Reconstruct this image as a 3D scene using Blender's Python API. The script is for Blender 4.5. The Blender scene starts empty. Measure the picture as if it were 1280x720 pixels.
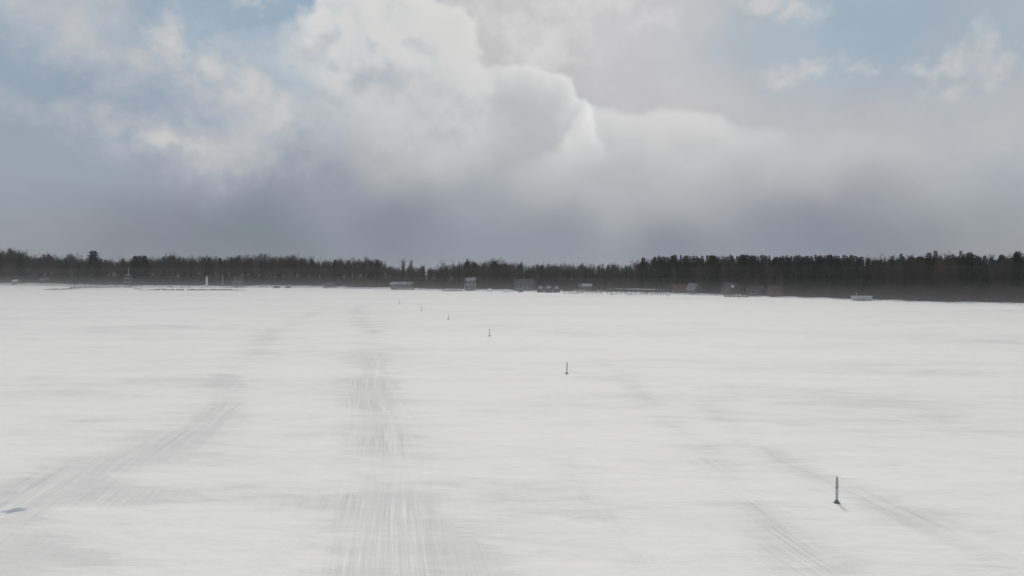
import bpy, math, random
from mathutils import Vector, Matrix, noise as mn
import numpy as np

C = bpy.context.scene.collection
S = bpy.context.scene
F, H0, PITCH = 865.0, 11.5, math.atan(20 / 865.0)
rnd = random.Random(7)

# ------------------------------------------------------------------ helpers
def ray(px, py):
    """world direction through a photo pixel (1280x720), with y = 1"""
    x, u = (px - 640) / F, (360 - py) / F
    y = math.cos(PITCH) + u * math.sin(PITCH)
    z = -math.sin(PITCH) + u * math.cos(PITCH)
    return x / y, z / y

def ground(px, py, z=0.0):
    dx, dz = ray(px, py)
    d = (z - H0) / dz
    return dx * d, d

def top_z(px, py, d):
    return H0 + ray(px, py)[1] * d

def interp(tab, x):
    xs = [t[0] for t in tab]; ys = [t[1] for t in tab]
    return float(np.interp(x, xs, ys))

def tag(o, label=None, cat=None, group=None, kind=None):
    if label: o['label'] = label
    if cat: o['category'] = cat
    if group: o['group'] = group
    if kind: o['kind'] = kind
    return o

class MB:
    """mesh builder"""
    def __init__(self): self.v = []; self.f = []
    def quad(self, a, b, c, d):
        n = len(self.v); self.v += [a, b, c, d]; self.f.append((n, n+1, n+2, n+3))
    def tri(self, a, b, c):
        n = len(self.v); self.v += [a, b, c]; self.f.append((n, n+1, n+2))
    def box(self, x0, x1, y0, y1, z0, z1):
        n = len(self.v)
        self.v += [(x0,y0,z0),(x1,y0,z0),(x1,y1,z0),(x0,y1,z0),(x0,y0,z1),(x1,y0,z1),(x1,y1,z1),(x0,y1,z1)]
        for q in ((3,2,1,0),(4,5,6,7),(0,1,5,4),(1,2,6,5),(2,3,7,6),(3,0,4,7)):
            self.f.append(tuple(n+i for i in q))
        return self
    def tube(self, p, q, r0, r1, n=6, cap=True):
        p = Vector(p); q = Vector(q); a = (q - p)
        if a.length < 1e-6: return self
        a.normalize()
        s = a.cross(Vector((0, 0, 1)) if abs(a.z) < .9 else Vector((1, 0, 0))).normalized()
        t = a.cross(s)
        k = len(self.v)
        for c, r in ((p, r0), (q, r1)):
            for i in range(n):
                an = 2 * math.pi * i / n
                self.v.append(tuple(c + (s * math.cos(an) + t * math.sin(an)) * r))
        for i in range(n):
            j = (i + 1) % n
            self.f.append((k+i, k+j, k+n+j, k+n+i))
        if cap and n > 3:
            self.f.append(tuple(k+i for i in reversed(range(n))))
            self.f.append(tuple(k+n+i for i in range(n)))
        return self
    def lathe(self, prof, n=20, wob=0.0, seed=0):
        k = len(self.v); r_ = random.Random(seed)
        for (r, z) in prof:
            for i in range(n):
                an = 2 * math.pi * i / n
                rr = r * (1 + wob * (r_.random() - .5) * 2)
                self.v.append((rr * math.cos(an), rr * math.sin(an), z))
        for m in range(len(prof) - 1):
            for i in range(n):
                j = (i + 1) % n
                self.f.append((k+m*n+i, k+m*n+j, k+(m+1)*n+j, k+(m+1)*n+i))
        self.f.append(tuple(k + (len(prof)-1)*n + i for i in range(n)))
        self.f.append(tuple(k + i for i in reversed(range(n))))
        return self
    def prism(self, pts, y0, y1):
        """outline in xz extruded along y"""
        k = len(self.v); n = len(pts)
        self.v += [(x, y0, z) for x, z in pts] + [(x, y1, z) for x, z in pts]
        self.f.append(tuple(k+i for i in range(n))); self.f.append(tuple(k+n+i for i in reversed(range(n))))
        for i in range(n):
            j = (i+1) % n
            self.f.append((k+j, k+i, k+n+i, k+n+j))
        return self
    def data(self, name, mat, smooth=False):
        me = bpy.data.meshes.new(name)
        me.from_pydata(self.v, [], self.f); me.update()
        if mat: me.materials.append(mat)
        if smooth:
            me.polygons.foreach_set('use_smooth', [True] * len(me.polygons))
        return me
    def build(self, name, mat, parent=None, smooth=False):
        o = bpy.data.objects.new(name, self.data(name, mat, smooth)); C.objects.link(o)
        if parent: o.parent = parent
        return o

def empty(name, loc, rz=0, sc=1):
    o = bpy.data.objects.new(name, None); C.objects.link(o)
    o.location = loc; o.rotation_euler = (0, 0, rz); o.scale = (sc,)*3 if not hasattr(sc, '__len__') else sc
    o.empty_display_size = .3
    return o

# ------------------------------------------------------------------ node maths
class E:
    def __init__(self, nt, s): self.nt = nt; self.s = s
    def _m(self, op, *a, clamp=False):
        n = self.nt.nodes.new('ShaderNodeMath'); n.operation = op; n.use_clamp = clamp
        for i, x in enumerate((self,) + a):
            if isinstance(x, E): self.nt.links.new(x.s, n.inputs[i])
            else: n.inputs[i].default_value = x
        return E(self.nt, n.outputs[0])
    def __add__(s, o): return s._m('ADD', o)
    __radd__ = __add__
    def __sub__(s, o): return s._m('SUBTRACT', o)
    def __rsub__(s, o): return (s * -1) + o
    def __mul__(s, o): return s._m('MULTIPLY', o)
    __rmul__ = __mul__
    def __truediv__(s, o): return s._m('DIVIDE', o)
    def max(s, o): return s._m('MAXIMUM', o)
    def min(s, o): return s._m('MINIMUM', o)
    def smax(s, o, k): return s._m('SMOOTH_MAX', o, k)
    def sqrt(s): return s._m('SQRT')
    def pow(s, o): return s._m('POWER', o)
    def abs(s): return s._m('ABSOLUTE')
    def clamp(s): return s._m('ADD', 0.0, clamp=True)
    def step(s, a, b):
        n = s.nt.nodes.new('ShaderNodeMapRange'); n.interpolation_type = 'SMOOTHSTEP'
        s.nt.links.new(s.s, n.inputs[0]); n.inputs[1].default_value = a; n.inputs[2].default_value = b
        return E(s.nt, n.outputs[0])

def combine(nt, x, y, z):
    n = nt.nodes.new('ShaderNodeCombineXYZ')
    for i, a in enumerate((x, y, z)):
        if isinstance(a, E): nt.links.new(a.s, n.inputs[i])
        else: n.inputs[i].default_value = a
    return n.outputs[0]

def noise(nt, vec, scale=1.0, detail=5, rough=.55, dist=0.0):
    n = nt.nodes.new('ShaderNodeTexNoise'); n.inputs['Scale'].default_value = scale
    n.inputs['Detail'].default_value = detail; n.inputs['Roughness'].default_value = rough
    n.inputs['Distortion'].default_value = dist
    nt.links.new(vec, n.inputs['Vector'])
    return E(nt, n.outputs[0])

def mixc(nt, fac, a, b):
    n = nt.nodes.new('ShaderNodeMix'); n.data_type = 'RGBA'
    if isinstance(fac, E): nt.links.new(fac.s, n.inputs[0])
    else: n.inputs[0].default_value = fac
    for i, c in ((6, a), (7, b)):
        if hasattr(c, 'is_linked') or isinstance(c, bpy.types.NodeSocket): nt.links.new(c, n.inputs[i])
        else: n.inputs[i].default_value = (*c, 1)
    return n.outputs[2]

def mat(name, col, rough=.85, var=0.25, scale=2.0, spec=.2, col2=None):
    m = bpy.data.materials.new(name); m.use_nodes = True; nt = m.node_tree
    b = nt.nodes['Principled BSDF']
    b.inputs['Roughness'].default_value = rough; b.inputs['Specular IOR Level'].default_value = spec
    tc = nt.nodes.new('ShaderNodeTexCoord')
    f = noise(nt, tc.outputs['Object'], scale, 4, .6).step(.3, .7)
    c2 = col2 or tuple(c * (1 - var) for c in col)
    nt.links.new(mixc(nt, f, col, c2), b.inputs['Base Color'])
    return m

def tree_mat(name, col, col2):
    """bark / twig / needle colour that differs from tree to tree"""
    m = bpy.data.materials.new(name); m.use_nodes = True; nt = m.node_tree
    b = nt.nodes['Principled BSDF']
    b.inputs['Roughness'].default_value = .9; b.inputs['Specular IOR Level'].default_value = .1
    oi = nt.nodes.new('ShaderNodeObjectInfo')
    tc = nt.nodes.new('ShaderNodeTexCoord')
    f = (noise(nt, tc.outputs['Object'], .5, 3) * .6 + E(nt, oi.outputs['Random']) * .7 - .15).clamp()
    nt.links.new(mixc(nt, f, col, col2), b.inputs['Base Color'])
    return m

M = {
 'bark': tree_mat('bark', (.06, .052, .045), (.12, .105, .09)),
 'twig': tree_mat('twig', (.05, .042, .036), (.10, .082, .066)),
 'needle': tree_mat('needle', (.014, .022, .014), (.034, .042, .024)),
 'brush': mat('brush', (.10, .085, .07), col2=(.05, .045, .04), scale=.3),
 'dustedroof': mat('snow_dusted_roof', (.34, .35, .37), .8, .55, .5),
 'snowcap': mat('snowcap', (.84, .85, .87), .7, .05, .5),
 'stone': mat('stone', (.16, .16, .165), .9, .5, 1.5),
 'wood': mat('weathered_wood', (.17, .15, .13), .85, .4, 3),
 'greywall': mat('grey_siding', (.16, .17, .18), .7, .15),
 'bluewall': mat('blue_green_siding', (.20, .25, .26), .7, .12),
 'whitewall': mat('white_paint', (.72, .73, .74), .6, .08),
 'brownwall': mat('brown_siding', (.15, .10, .075), .8, .3),
 'tanwall': mat('tan_siding', (.17, .15, .13), .8, .2),
 'redroof': mat('red_brown_boards', (.16, .09, .07), .8, .3),
 'darkroof': mat('dark_shingle', (.08, .08, .085), .9, .3),
 'glass': mat('window_glass', (.03, .035, .04), .08, .2, spec=.6),
 'hull': mat('boat_hull', (.55, .56, .58), .4, .15),
 'darkhull': mat('dark_boat_hull', (.09, .09, .10), .5, .2),
 'metal': mat('galvanised_metal', (.42, .43, .45), .45, .2),
 'tarp': mat('pale_tarpaulin', (.40, .43, .50), .6, .12),
 'stake': mat('pale_blue_grey_plastic', (.52, .55, .60), .5, .10, 8),
 'stakedark': mat('grey_plastic', (.30, .31, .33), .55, .15, 8),
 'frost': mat('frosted_band', (.55, .545, .54), .8, .35, 14),
 'rubber': mat('dark_rubber', (.18, .195, .205), .7, .3, 10),
}

# ------------------------------------------------------------------ shoreline (photo pixel -> real ground)
SHORE_PX = [(-900,354.5),(-400,355),(-150,355.5),(0,356),(57,357),(150,359.2),(200,359.5),(300,359.6),(340,359.2),(400,359.6),(480,361.4),(560,363),
            (640,363.8),(700,365),(800,366.6),(880,368.6),(960,371.2),(1040,373.8),(1120,377),(1200,379.6),(1280,382),(1400,383),(1600,392),(1900,405)]
PX = np.arange(-900, 1901, 10.0)
SH = []
for p in PX:
    y = interp(SHORE_PX, p) + .35 * mn.noise(Vector((p / 37.0, 3.3, 0)))
    SH.append(ground(p, y))
SH = np.array(SH)
def shore_at(px):
    return float(np.interp(px, PX, SH[:, 0])), float(np.interp(px, PX, SH[:, 1]))

RISE = [(-900,9),(0,9),(120,7),(300,6),(480,4),(540,2),(640,2.2),(780,2),(900,2.2),(1280,2.5),(1900,3)]
def land_z(px, t, x=0, y=0):
    """height of the snowy shore t metres (in depth) beyond the waterline"""
    r = interp(RISE, px)
    if t < 0: return t * .12
    b = float(np.interp(px, (0, 300, 500, 900), (1.05, .9, .6, .3))) + .38 * mn.noise(Vector((x * .03, y * .03, 1.7))) + .25 * mn.noise(Vector((x * .11, y * .11, 5.7)))
    b = max(b, .15)
    e = min(t / 3.5, 1); e = e * e * (3 - 2 * e)
    g = min(t / 110, 1)
    return b * e + r * g + (.4 * mn.noise(Vector((x * .02, y * .02, 9))) * g)

def shore_point(px, t):
    """point on land, t metres further along the same line of depth"""
    x, y = shore_at(px)
    k = (y + t) / y
    X, Y = x * k, y + t
    return X, Y, land_z(px, t, X, Y)

# ------------------------------------------------------------------ frozen lake
patches = [ # px, py, rx, ry, strength : wind-scoured, tracked snow
 (105,585,60,12,.35),(60,610,70,14,.4),(20,625,60,30,.6),(160,615,70,10,.4),(30,690,60,24,.9),(110,700,60,18,.5),(150,628,70,12,.5),(560,690,90,34,.4),
 (455,490,55,20,.25),(600,700,90,30,.35),(640,620,60,30,.25),
 (130,520,90,12,.35),(60,470,90,8,.3),(780,470,70,10,.2),(1060,505,80,7,.35),(1130,465,70,5,.25),
 (960,490,80,6,.25),(1240,540,80,7,.3),(1230,430,70,4,.25),(980,436,90,4,.2),(150,410,120,4,.2),(1200,620,60,10,.3)]
bands = [ # half-width path points (px, py, half width px), scour strength, rut strength
 ([(-60,665,70),(0,635,66),(100,598,62),(170,570,54),(240,538,44),(270,500,34),(295,460,27),(332,425,21),(368,402,15),(395,388,9)], .66, 1.0),
 ([(505,760,110),(498,720,100),(490,650,76),(482,580,60),(472,500,46),(465,440,32),(455,405,20),(446,382,11)], .74, 1.15),
 ([(1060,760,70),(1010,720,62),(940,640,52),(880,580,42),(838,530,30),(790,480,20),(745,450,12)], .36, .9),
 ([(860,760,50),(828,720,44),(780,650,36),(735,600,28),(700,550,18)], .26, .8),
 ([(1300,760,60),(1240,720,52),(1120,655,44),(1020,600,34),(930,545,24),(880,510,14)], .40, .8)]
def lumps(X, Y, k):
    """broken cover: sums of skewed sines, cheap and not periodic over the view"""
    return (np.sin(X * .21 + Y * .13 + k) + np.sin(Y * .31 - X * .05 + 2 * k) + np.sin(Y * .113 + X * .071 + 3.1 * k) + .8 * np.sin(Y * .57 + X * .33 + 1.7 * k)) / 3.8
def band_field(which, X, Y):
    a = np.zeros_like(X); kk = 0
    for pts, sc_, ru_ in bands:
        g = sorted([(ground(p, q)[1], ground(p, q)[0], w * ground(p, q)[1] / F) for p, q, w in pts])
        dd = [t[0] for t in g]
        xc = np.interp(Y, dd, [t[1] for t in g]); ww = np.interp(Y, dd, [t[2] for t in g])
        end = np.clip((dd[-1] * 1.15 - Y) / (dd[-1] * .25), 0, 1)
        kk += 1
        br = np.clip(.82 + .70 * lumps(X, Y, kk), .08, 1.5) * np.clip((52 / np.maximum(Y, 20)) ** .45, .5, 1)
        a = a + (sc_, ru_)[which] * np.exp(-(np.abs(X - xc - 1.2 * lumps(Y * .7, X * .2, kk + 5)) / ww) ** 1.6 * 1.1) * end * br
    return a
ruts = [(20,622,75,26,.7),(150,620,60,20,.4)]
ice = [(8,616,26,3,.55),(38,604,22,2.5,.45),(30,650,30,3,.35),(17,637,14,5,.9),(70,600,18,4,.3),(78,648,26,3,.3)]
def ell(lst):
    out = []
    for px, py, rx, ry, s in lst:
        x, d = ground(px, py)
        out.append((x, d, rx * d / F, max(ry * d * d / (H0 * F), .4), s, px))
    return out
def field(lst, X, Y):
    a = np.zeros_like(X)
    for x, d, rx, ry, s, px in lst:
        sh = (X - x) - (-.2) * (Y - d) * (1 if px < 900 else .6)     # lean along the wheel tracks
        q = (sh / rx) ** 2 + ((Y - d) / ry) ** 2
        a = a + s * np.exp(-q * 1.1)
    return a

def spaced(a, b, s0, g):
    out = [a]; s = s0
    while out[-1] < b: out.append(out[-1] + s); s *= g
    return out
xr = spaced(0, 3000, .42, 1.021); xs = np.array([-v for v in reversed(xr[1:])] + xr)
yr = spaced(20, 3200, .22, 1.0125)
ys = np.array([-3000, -800, -200, -40, 0, 10, 16] + yr)
GX, GY = np.meshgrid(xs, ys)
Z = np.zeros_like(GX)
for j in range(GX.shape[0]):
    yy = GY[j, 0]
    if yy < 5 or yy > 260: continue
    fade = min(1, max(0, (260 - yy) / 120))
    for i in range(GX.shape[1]):
        xx = GX[j, i]
        if abs(xx) > yy * .9 + 12: continue
        Z[j, i] = fade * (.10 * mn.fractal(Vector((xx * .045, yy * .15, 0)), 1, 2, 3) + .030 * mn.fractal(Vector((xx * .25, yy * .55, 4)), 1, 2, 3))
sc = field(ell(patches), GX, GY) + band_field(0, GX, GY); ru = field(ell(ruts), GX, GY) + band_field(1, GX, GY); ic = field(ell(ice), GX, GY)
Z -= .05 * np.clip(sc, 0, 1)
nv = GX.size; nx = GX.shape[1]; ny = GX.shape[0]
idx = np.arange(nv).reshape(ny, nx)
quads = np.stack([idx[:-1, :-1], idx[:-1, 1:], idx[1:, 1:], idx[1:, :-1]], -1).reshape(-1, 4)
me = bpy.data.meshes.new('frozen_lake')
me.from_pydata(np.stack([GX, GY, Z], -1).reshape(-1, 3).tolist(), [], quads.tolist()); me.update()
me.polygons.foreach_set('use_smooth', [True] * len(me.polygons))
for nm, arr in (('scour', sc), ('rut', ru), ('ice', ic)):
    at_ = me.attributes.new(nm, 'FLOAT', 'POINT'); at_.data.foreach_set('value', arr.reshape(-1).astype(np.float32))
lake = bpy.data.objects.new('frozen_lake', me); C.objects.link(lake); tag(lake, kind='structure')

def snow_material():
    m = bpy.data.materials.new('wind_packed_snow'); m.use_nodes = True; nt = m.node_tree
    b = nt.nodes['Principled BSDF']
    b.inputs['Roughness'].default_value = .75; b.inputs['Specular IOR Level'].default_value = .15
    tc = nt.nodes.new('ShaderNodeTexCoord'); sp = nt.nodes.new('ShaderNodeSeparateXYZ')
    nt.links.new(tc.outputs['Object'], sp.inputs[0])
    x = E(nt, sp.outputs[0]); y = E(nt, sp.outputs[1])
    def attr(n):
        a = nt.nodes.new('ShaderNodeAttribute'); a.attribute_name = n; return E(nt, a.outputs['Fac'])
    scour, rut, icy = attr('scour'), attr('rut'), attr('ice')
    # slow wander, then coordinates across / along the wheel tracks
    wander = noise(nt, combine(nt, x * .02, y * .012, 2), 1, 2)
    u = x * .98 + y * .16 + wander * 9
    v = y
    # wind drifts: long in x, short in y, a little slanted
    w1 = noise(nt, combine(nt, x * .03 + y * .01, y * .12, 0), 1, 6, .55, .35)
    w2 = noise(nt, combine(nt, x * .009, y * .030, 7), 1, 4, .5, .3)
    w3 = noise(nt, combine(nt, x * .16 + y * .05, y * .75, 3), 1, 5, .6, .2)
    w4 = noise(nt, combine(nt, x * .09 + y * .05, y * .20, 13), 1, 6, .6, .9)
    w5 = noise(nt, combine(nt, x * .30 + y * .12, y * .85, 23), 1, 7, .62, .5)
    raw = w1 * .28 + w2 * .24 + w3 * .05 + w4 * .34 + w5 * .19 - scour * .25 + .040
    cover = raw.step(.38, .64) * .78 + raw.step(.475, .545) * .22
    # tracks pressed into the packed snow
    t1 = noise(nt, combine(nt, u * 3.2, v * .045, 1), 1, 3, .6)
    t2 = noise(nt, combine(nt, u * 1.0, v * .02, 5), 1, 2, .5)
    t3 = noise(nt, combine(nt, u * 9.0, v * .16, 9), 1, 2, .6)
    lines = ((t1 - .5) * .9 + (t2 - .5) * .6 + (t3 - .5) * 1.2)
    t4 = noise(nt, combine(nt, u * .7, v * .16, 31), 1, 4, .6).step(.34, .62)
    amt = (t4 * .85 + .15) * (rut * 1.25 + .25).min(1.3) * (1 - cover * .8)
    grain = noise(nt, combine(nt, x * .8, y * 1.6, 0), 1, 6, .65) - .5
    tone = cover * .56 + .34 + lines * amt * 1.35 + grain * .22 + (w3 - .5) * .12 + (w5 - .5) * .22 + (w2 - .5) * .25 + (w1 - .5) * .16 + .03
    col = mixc(nt, tone.clamp(), (.65, .65, .65), (.91, .905, .895))
    icf = (icy * 1.6 - .2 + (t1 - .5) * 1.5).step(.3, .9)
    col = mixc(nt, icf, col, (.40, .43, .47))
    nt.links.new(col, b.inputs['Base Color'])
    h = cover * .07 + lines * amt * .05 + grain * .06 + w3 * .05 + w5 * .06
    bp = nt.nodes.new('ShaderNodeBump'); bp.inputs['Strength'].default_value = .75; bp.inputs['Distance'].default_value = 1.0
    nt.links.new(h.s, bp.inputs['Height']); nt.links.new(bp.outputs[0], b.inputs['Normal'])
    return m
M['snow'] = snow_material()
me.materials.append(M['snow'])

def shore_material():
    m = bpy.data.materials.new('shore_snow'); m.use_nodes = True; nt = m.node_tree
    b = nt.nodes['Principled BSDF']; b.inputs['Roughness'].default_value = .8; b.inputs['Specular IOR Level'].default_value = .1
    tc = nt.nodes.new('ShaderNodeTexCoord')
    f = (noise(nt, tc.outputs['Object'], .18, 5, .6)).step(.50, .66)
    nt.links.new(mixc(nt, f, (.86, .87, .89), (.30, .28, .26)), b.inputs['Base Color'])
    return m
M['shore'] = shore_material()
T_OFF = [-5, -1.5, 0, .7, 1.4, 2.2, 3.2, 5, 8, 12, 18, 26, 40, 60, 85, 110, 180, 400, 900, 2200]
mb = MB()
for k, p in enumerate(np.arange(-900, 1900.1, 4.0)):
    for t in T_OFF:
        x, y, z = shore_point(p, t); mb.v.append((x, y, z))
nt_ = len(T_OFF); nk = len(mb.v) // nt_
for k in range(nk - 1):
    for i in range(nt_ - 1):
        a = k * nt_ + i
        mb.f.append((a, a + nt_, a + nt_ + 1, a + 1))
shore = mb.build('shore_terrain', M['shore'], smooth=True); tag(shore, kind='structure')

# ------------------------------------------------------------------ trees
def bare_tree_parts(seed, spread=1.0):
    """unit: 20 m tall. returns trunk (with limbs) and crown of twigs"""
    r = random.Random(seed); tr = MB(); cr = MB(); Ht = 20.0
    def sliver(p, d, L, w):
        s = d.cross(Vector((r.uniform(-1,1), r.uniform(-1,1), r.uniform(-1,1)))).normalized() * w
        q = p + d * L + Vector((0, 0, .08 * L))
        cr.tri(tuple(p - s), tuple(p + s), tuple(q))
    def twigs(p, d, L, n):
        for _ in range(n):
            a = Vector((r.gauss(0, .55), r.gauss(0, .55), r.gauss(.15, .5)))
            dd = (d + a).normalized()
            b = p + d * L * r.uniform(.1, 1)
            l1 = r.uniform(.8, 2.0)
            sliver(b, dd, l1, .032)
            for _ in range(3):
                d2 = (dd + Vector((r.gauss(0, .6), r.gauss(0, .6), r.gauss(.1, .4)))).normalized()
                sliver(b + dd * l1 * r.uniform(.2, .9), d2, r.uniform(.4, 1.1), .022)
    def branch(p, d, L, rad, lev):
        steps = 3 if lev < 2 else 2
        c = p
        for k in range(steps):
            d = (d + Vector((r.gauss(0, .12), r.gauss(0, .12), .10 if lev else 0))).normalized()
            q = c + d * (L / steps)
            r0 = rad * (1 - k / steps * .6); r1 = rad * (1 - (k + 1) / steps * .6)
            tr.tube(c, q, r0, r1, 6 if lev == 0 else (4 if lev == 1 else 3), cap=False)
            if lev < 2:
                nb = {0: 4, 1: 3}[lev]
                if lev == 0 and k == 0: nb = 2
                for _ in range(nb):
                    an = r.uniform(0, 6.283); el = r.uniform(.35, 1.0) if lev == 0 else r.uniform(.1, .9)
                    h = Vector((math.cos(an) * math.cos(el) * spread, math.sin(an) * math.cos(el) * spread, math.sin(el)))
                    nd = (h + d * .45).normalized()
                    sp_ = c.lerp(q, r.uniform(.35, 1))
                    branch(sp_, nd, L * r.uniform(.30, .52) if lev == 0 else L * r.uniform(.4, .7), r1 * .5, lev + 1)
            else:
                twigs(c, d, L / steps, 6)
            c = q
        twigs(c - d * L * .2, d, L * .3, 8)
    branch(Vector((0, 0, -.6)), Vector((r.gauss(0, .04), r.gauss(0, .04), 1)).normalized(), Ht * .82, .26, 0)
    # scale to 20 m exactly
    mz = max(v[2] for v in cr.v)
    k = Ht / mz
    tr.v = [(x * k, y * k, z * k) for x, y, z in tr.v]; cr.v = [(x * k, y * k, z * k) for x, y, z in cr.v]
    return tr, cr

def conifer_parts(seed, wid=.17, low=.12, blunt=.0):
    """unit: 20 m tall spruce/pine: whorls of drooping boughs carrying needle tufts"""
    r = random.Random(seed); tr = MB(); cr = MB(); Ht = 20.0
    tr.tube((0, 0, -.6), (0, 0, Ht * .55), .24, .13, 7, False); tr.tube((0, 0, Ht * .55), (0, 0, Ht * .98), .13, .02, 6, False)
    z = Ht * low
    while z < Ht * .985:
        f = (z / Ht - low) / (1 - low)
        R = Ht * wid * ((1 - f) ** (.75 - .35 * blunt)) * r.uniform(.75, 1.12) * (.55 + .45 * min(1, f * 4 + .2)) + .12
        nb = r.randint(5, 7); a0 = r.uniform(0, 6.28)
        for i in range(nb):
            if r.random() < .1: continue
            an = a0 + i * 6.283 / nb + r.gauss(0, .2)
            L = R * r.uniform(.6, 1.2)
            d = Vector((math.cos(an), math.sin(an), -.18 + .5 * f + r.gauss(0, .1)))
            p = Vector((0, 0, z)); q = p + d * L
            tr.tube(p, q, .035, .012, 3, False)
            s = Vector((-math.sin(an), math.cos(an), 0))
            n = max(3, int(L * 4.5))
            for k in range(n):
                t = (k + .6) / n
                c = p + d * L * t
                w = (.28 + .45 * (1 - t)) * r.uniform(.6, 1.2) * (.5 + .5 * min(1, L / 2))
                for sg in (-1, 1):
                    dd = (s * sg + d * .8 + Vector((0, 0, r.gauss(-.25, .3)))).normalized() * w * 1.6
                    up = Vector((r.gauss(0, .3), r.gauss(0, .3), 1)).normalized() * w * .32
                    cr.quad(tuple(c), tuple(c + dd * .5 + up), tuple(c + dd), tuple(c + dd * .5 - up * 1.4))
        z += Ht * .026 * r.uniform(.7, 1.3) * (1.2 - .5 * f)
    cr.tri((-.12, 0, Ht * .95), (.12, 0, Ht * .95), (0, 0, Ht)); cr.tri((0, -.12, Ht * .95), (0, .12, Ht * .95), (0, 0, Ht))
    return tr, cr

BARE = [bare_tree_parts(s, sp) for s, sp in ((1, 1.0), (2, .8), (3, 1.15), (4, .7), (5, .95), (6, .85), (8, 1.1))]
CONI = [conifer_parts(11, .14), conifer_parts(12, .17, .08), conifer_parts(13, .12, .2), conifer_parts(14, .19, .25, .8), conifer_parts(15, .16, .3, .9), conifer_parts(16, .13, .06)]
BARE_D = [(a.data('trunk', M['bark']), b.data('crown', M['twig'])) for a, b in BARE]
CONI_D = [(a.data('trunk', M['bark']), b.data('crown', M['needle'])) for a, b in CONI]

SKY = [(-900,314),(-300,313),(-60,313),(0,311),(17,309.5),(27,310),(33,318),(37,322),(42,319),(60,317.5),(67,316),(77,321),(88,316),(96,320),(106,325),(126,322),(134,324),(150,326),(155,320),
 (165,320),(180,320),(197,321),(207,319),(216,315),(225,317),(229,322),(241,320),(255,320),(266,322),(280,322),(290,319),(301,318.5),(310,320),(325,319),(339,319),(352,321),(364,317),(371,319),
 (382,321),(395,324),(407,326),(420,323),(430,322),(440,324),(451,324),(464,322),(471,323),(479,329),(485,331),(499,334),(530,332),(540,334),(550,334.5),(556,333),
 (575,328),(586,325),(599,327),(611,324),(624,324),(636,327),(647,326),(655,327),(659,331),(687,329),(700,330),(715,331),(725,330),(732,332),(752,331),(765,330),(781,331),(790,330),(797,327),
 (804,322),(811,324),(819,321),(837,320),(855,320),(870,319.5),(890,319),(950,320),(1000,320),(1046,319),(1080,320),(1104,319),(1120,320),(1150,319),(1167,316),(1196,315),(1205,314),(1220,317),(1235,316),(1255,317),(1276,313.5),(1400,311),(1900,300)]

def place_tree(datas, loc, height, rz, wide, name, label, cat, group, r=rnd, part_label=None):
    t = empty(name, loc, rz, (height / 20 * wide, height / 20 * wide, height / 20))
    tag(t, label, cat, group)
    for nm, d in zip(('trunk', 'crown'), datas):
        o = bpy.data.objects.new(nm, d); C.objects.link(o); o.parent = t
    return t

def bare_label(px):
    if px < 150: return 'bare grey deciduous tree in the hazy wood at the far left', 'bare trees at the far left shore'
    if px < 320: return 'bare deciduous tree in the wood behind the slender white tower', 'bare trees behind the breakwater'
    if px < 480: return 'bare brown tree in dense wood between grey cottage and long low pavilion', 'bare trees left of the pavilion'
    if px < 640: return 'bare tree in the thin wood around the pale blue green lake house', 'bare trees around the blue green house'
    if px < 800: return 'bare tree in the low wood behind the snowy gabled house and docks', 'bare trees behind the gabled house'
    if px < 1080: return 'bare tree standing among the dark conifers behind the right hand cottages', 'bare trees among the conifers'
    return 'bare dark tree in the close wood right of the pale covered trailer', 'bare trees at the far right shore'
def coni_label(px):
    if px < 320: return 'small dark conifer among the bare trees on the left shore', 'small conifers on the left shore'
    if px < 800: return 'dark conifer standing low among the bare trees of the middle shore', 'conifers of the middle shore'
    if px < 1080: return 'dark pointed conifer in the long even row behind the right hand cottages', 'conifers in the long row'
    return 'dark conifer in the tall wood at the far right of the shore', 'conifers at the far right shore'

def tree_height(px, t, frac, lift=0):
    x, y, z = shore_point(px, t)
    py = interp(SKY, px) + lift - (2.0 if 820 < px < 1080 else (3.8 if px <= 820 else 3.4))
    zt = top_z(px, py, y)
    return (x, y, z), max((zt - z) * frac, 3.5)

rt = random.Random(21)
# 1. the ones that stand out
def special(px, py, t, datas, wide, name, label, cat, group=None):
    x, y, z = shore_point(px, t); hgt = top_z(px, py, y) - z
    return place_tree(datas, (x, y, z), hgt, rt.uniform(0, 6), wide, name, label, cat, group)
special(117, 313, 14, CONI_D[3], 1.7, 'conifer_tree', 'tall dark broad pine rising alone above the bare wood at far left', 'conifer')
special(170, 319.5, 14, CONI_D[3], 1.4, 'conifer_tree', 'left one of two dark round-topped pines behind the tiered white dock tower', 'conifer')
special(181, 319.5, 14, CONI_D[4], 1.6, 'conifer_tree', 'right one of two dark round-topped pines behind the tiered white dock tower', 'conifer')
special(103, 323, 18, CONI_D[0], .8, 'conifer_tree', 'small pointed conifer just left of the tall dark pine', 'conifer')
special(83, 322.5, 18, CONI_D[2], .9, 'conifer_tree', 'small pointed conifer further left of the tall dark pine', 'conifer')
special(804, 321.5, 10, CONI_D[3], .95, 'conifer_tree', 'round-topped pine standing apart at the left end of the conifer row', 'conifer')
special(819, 320.5, 10, CONI_D[4], .9, 'conifer_tree', 'bushy pine second from the left end of the conifer row', 'conifer')
special(574, 326, 12, CONI_D[2], .5, 'conifer_tree', 'thin spire-like conifer just left of the blue green lake house', 'conifer')
special(507, 320.5, 14, BARE_D[1], .6, 'bare_tree', 'tallest bare tree, rising alone above the low wood by the pavilion', 'bare tree')
special(513, 323, 12, BARE_D[3], .6, 'bare_tree', 'bare tree just right of the tallest lone bare tree', 'bare tree')
special(558, 322, 12, BARE_D[2], .6, 'bare_tree', 'left tree of the tall bare clump between pavilion and blue green house', 'bare tree')
special(566, 323, 12, BARE_D[0], .65, 'bare_tree', 'right tree of the tall bare clump between pavilion and blue green house', 'bare tree')
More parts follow.
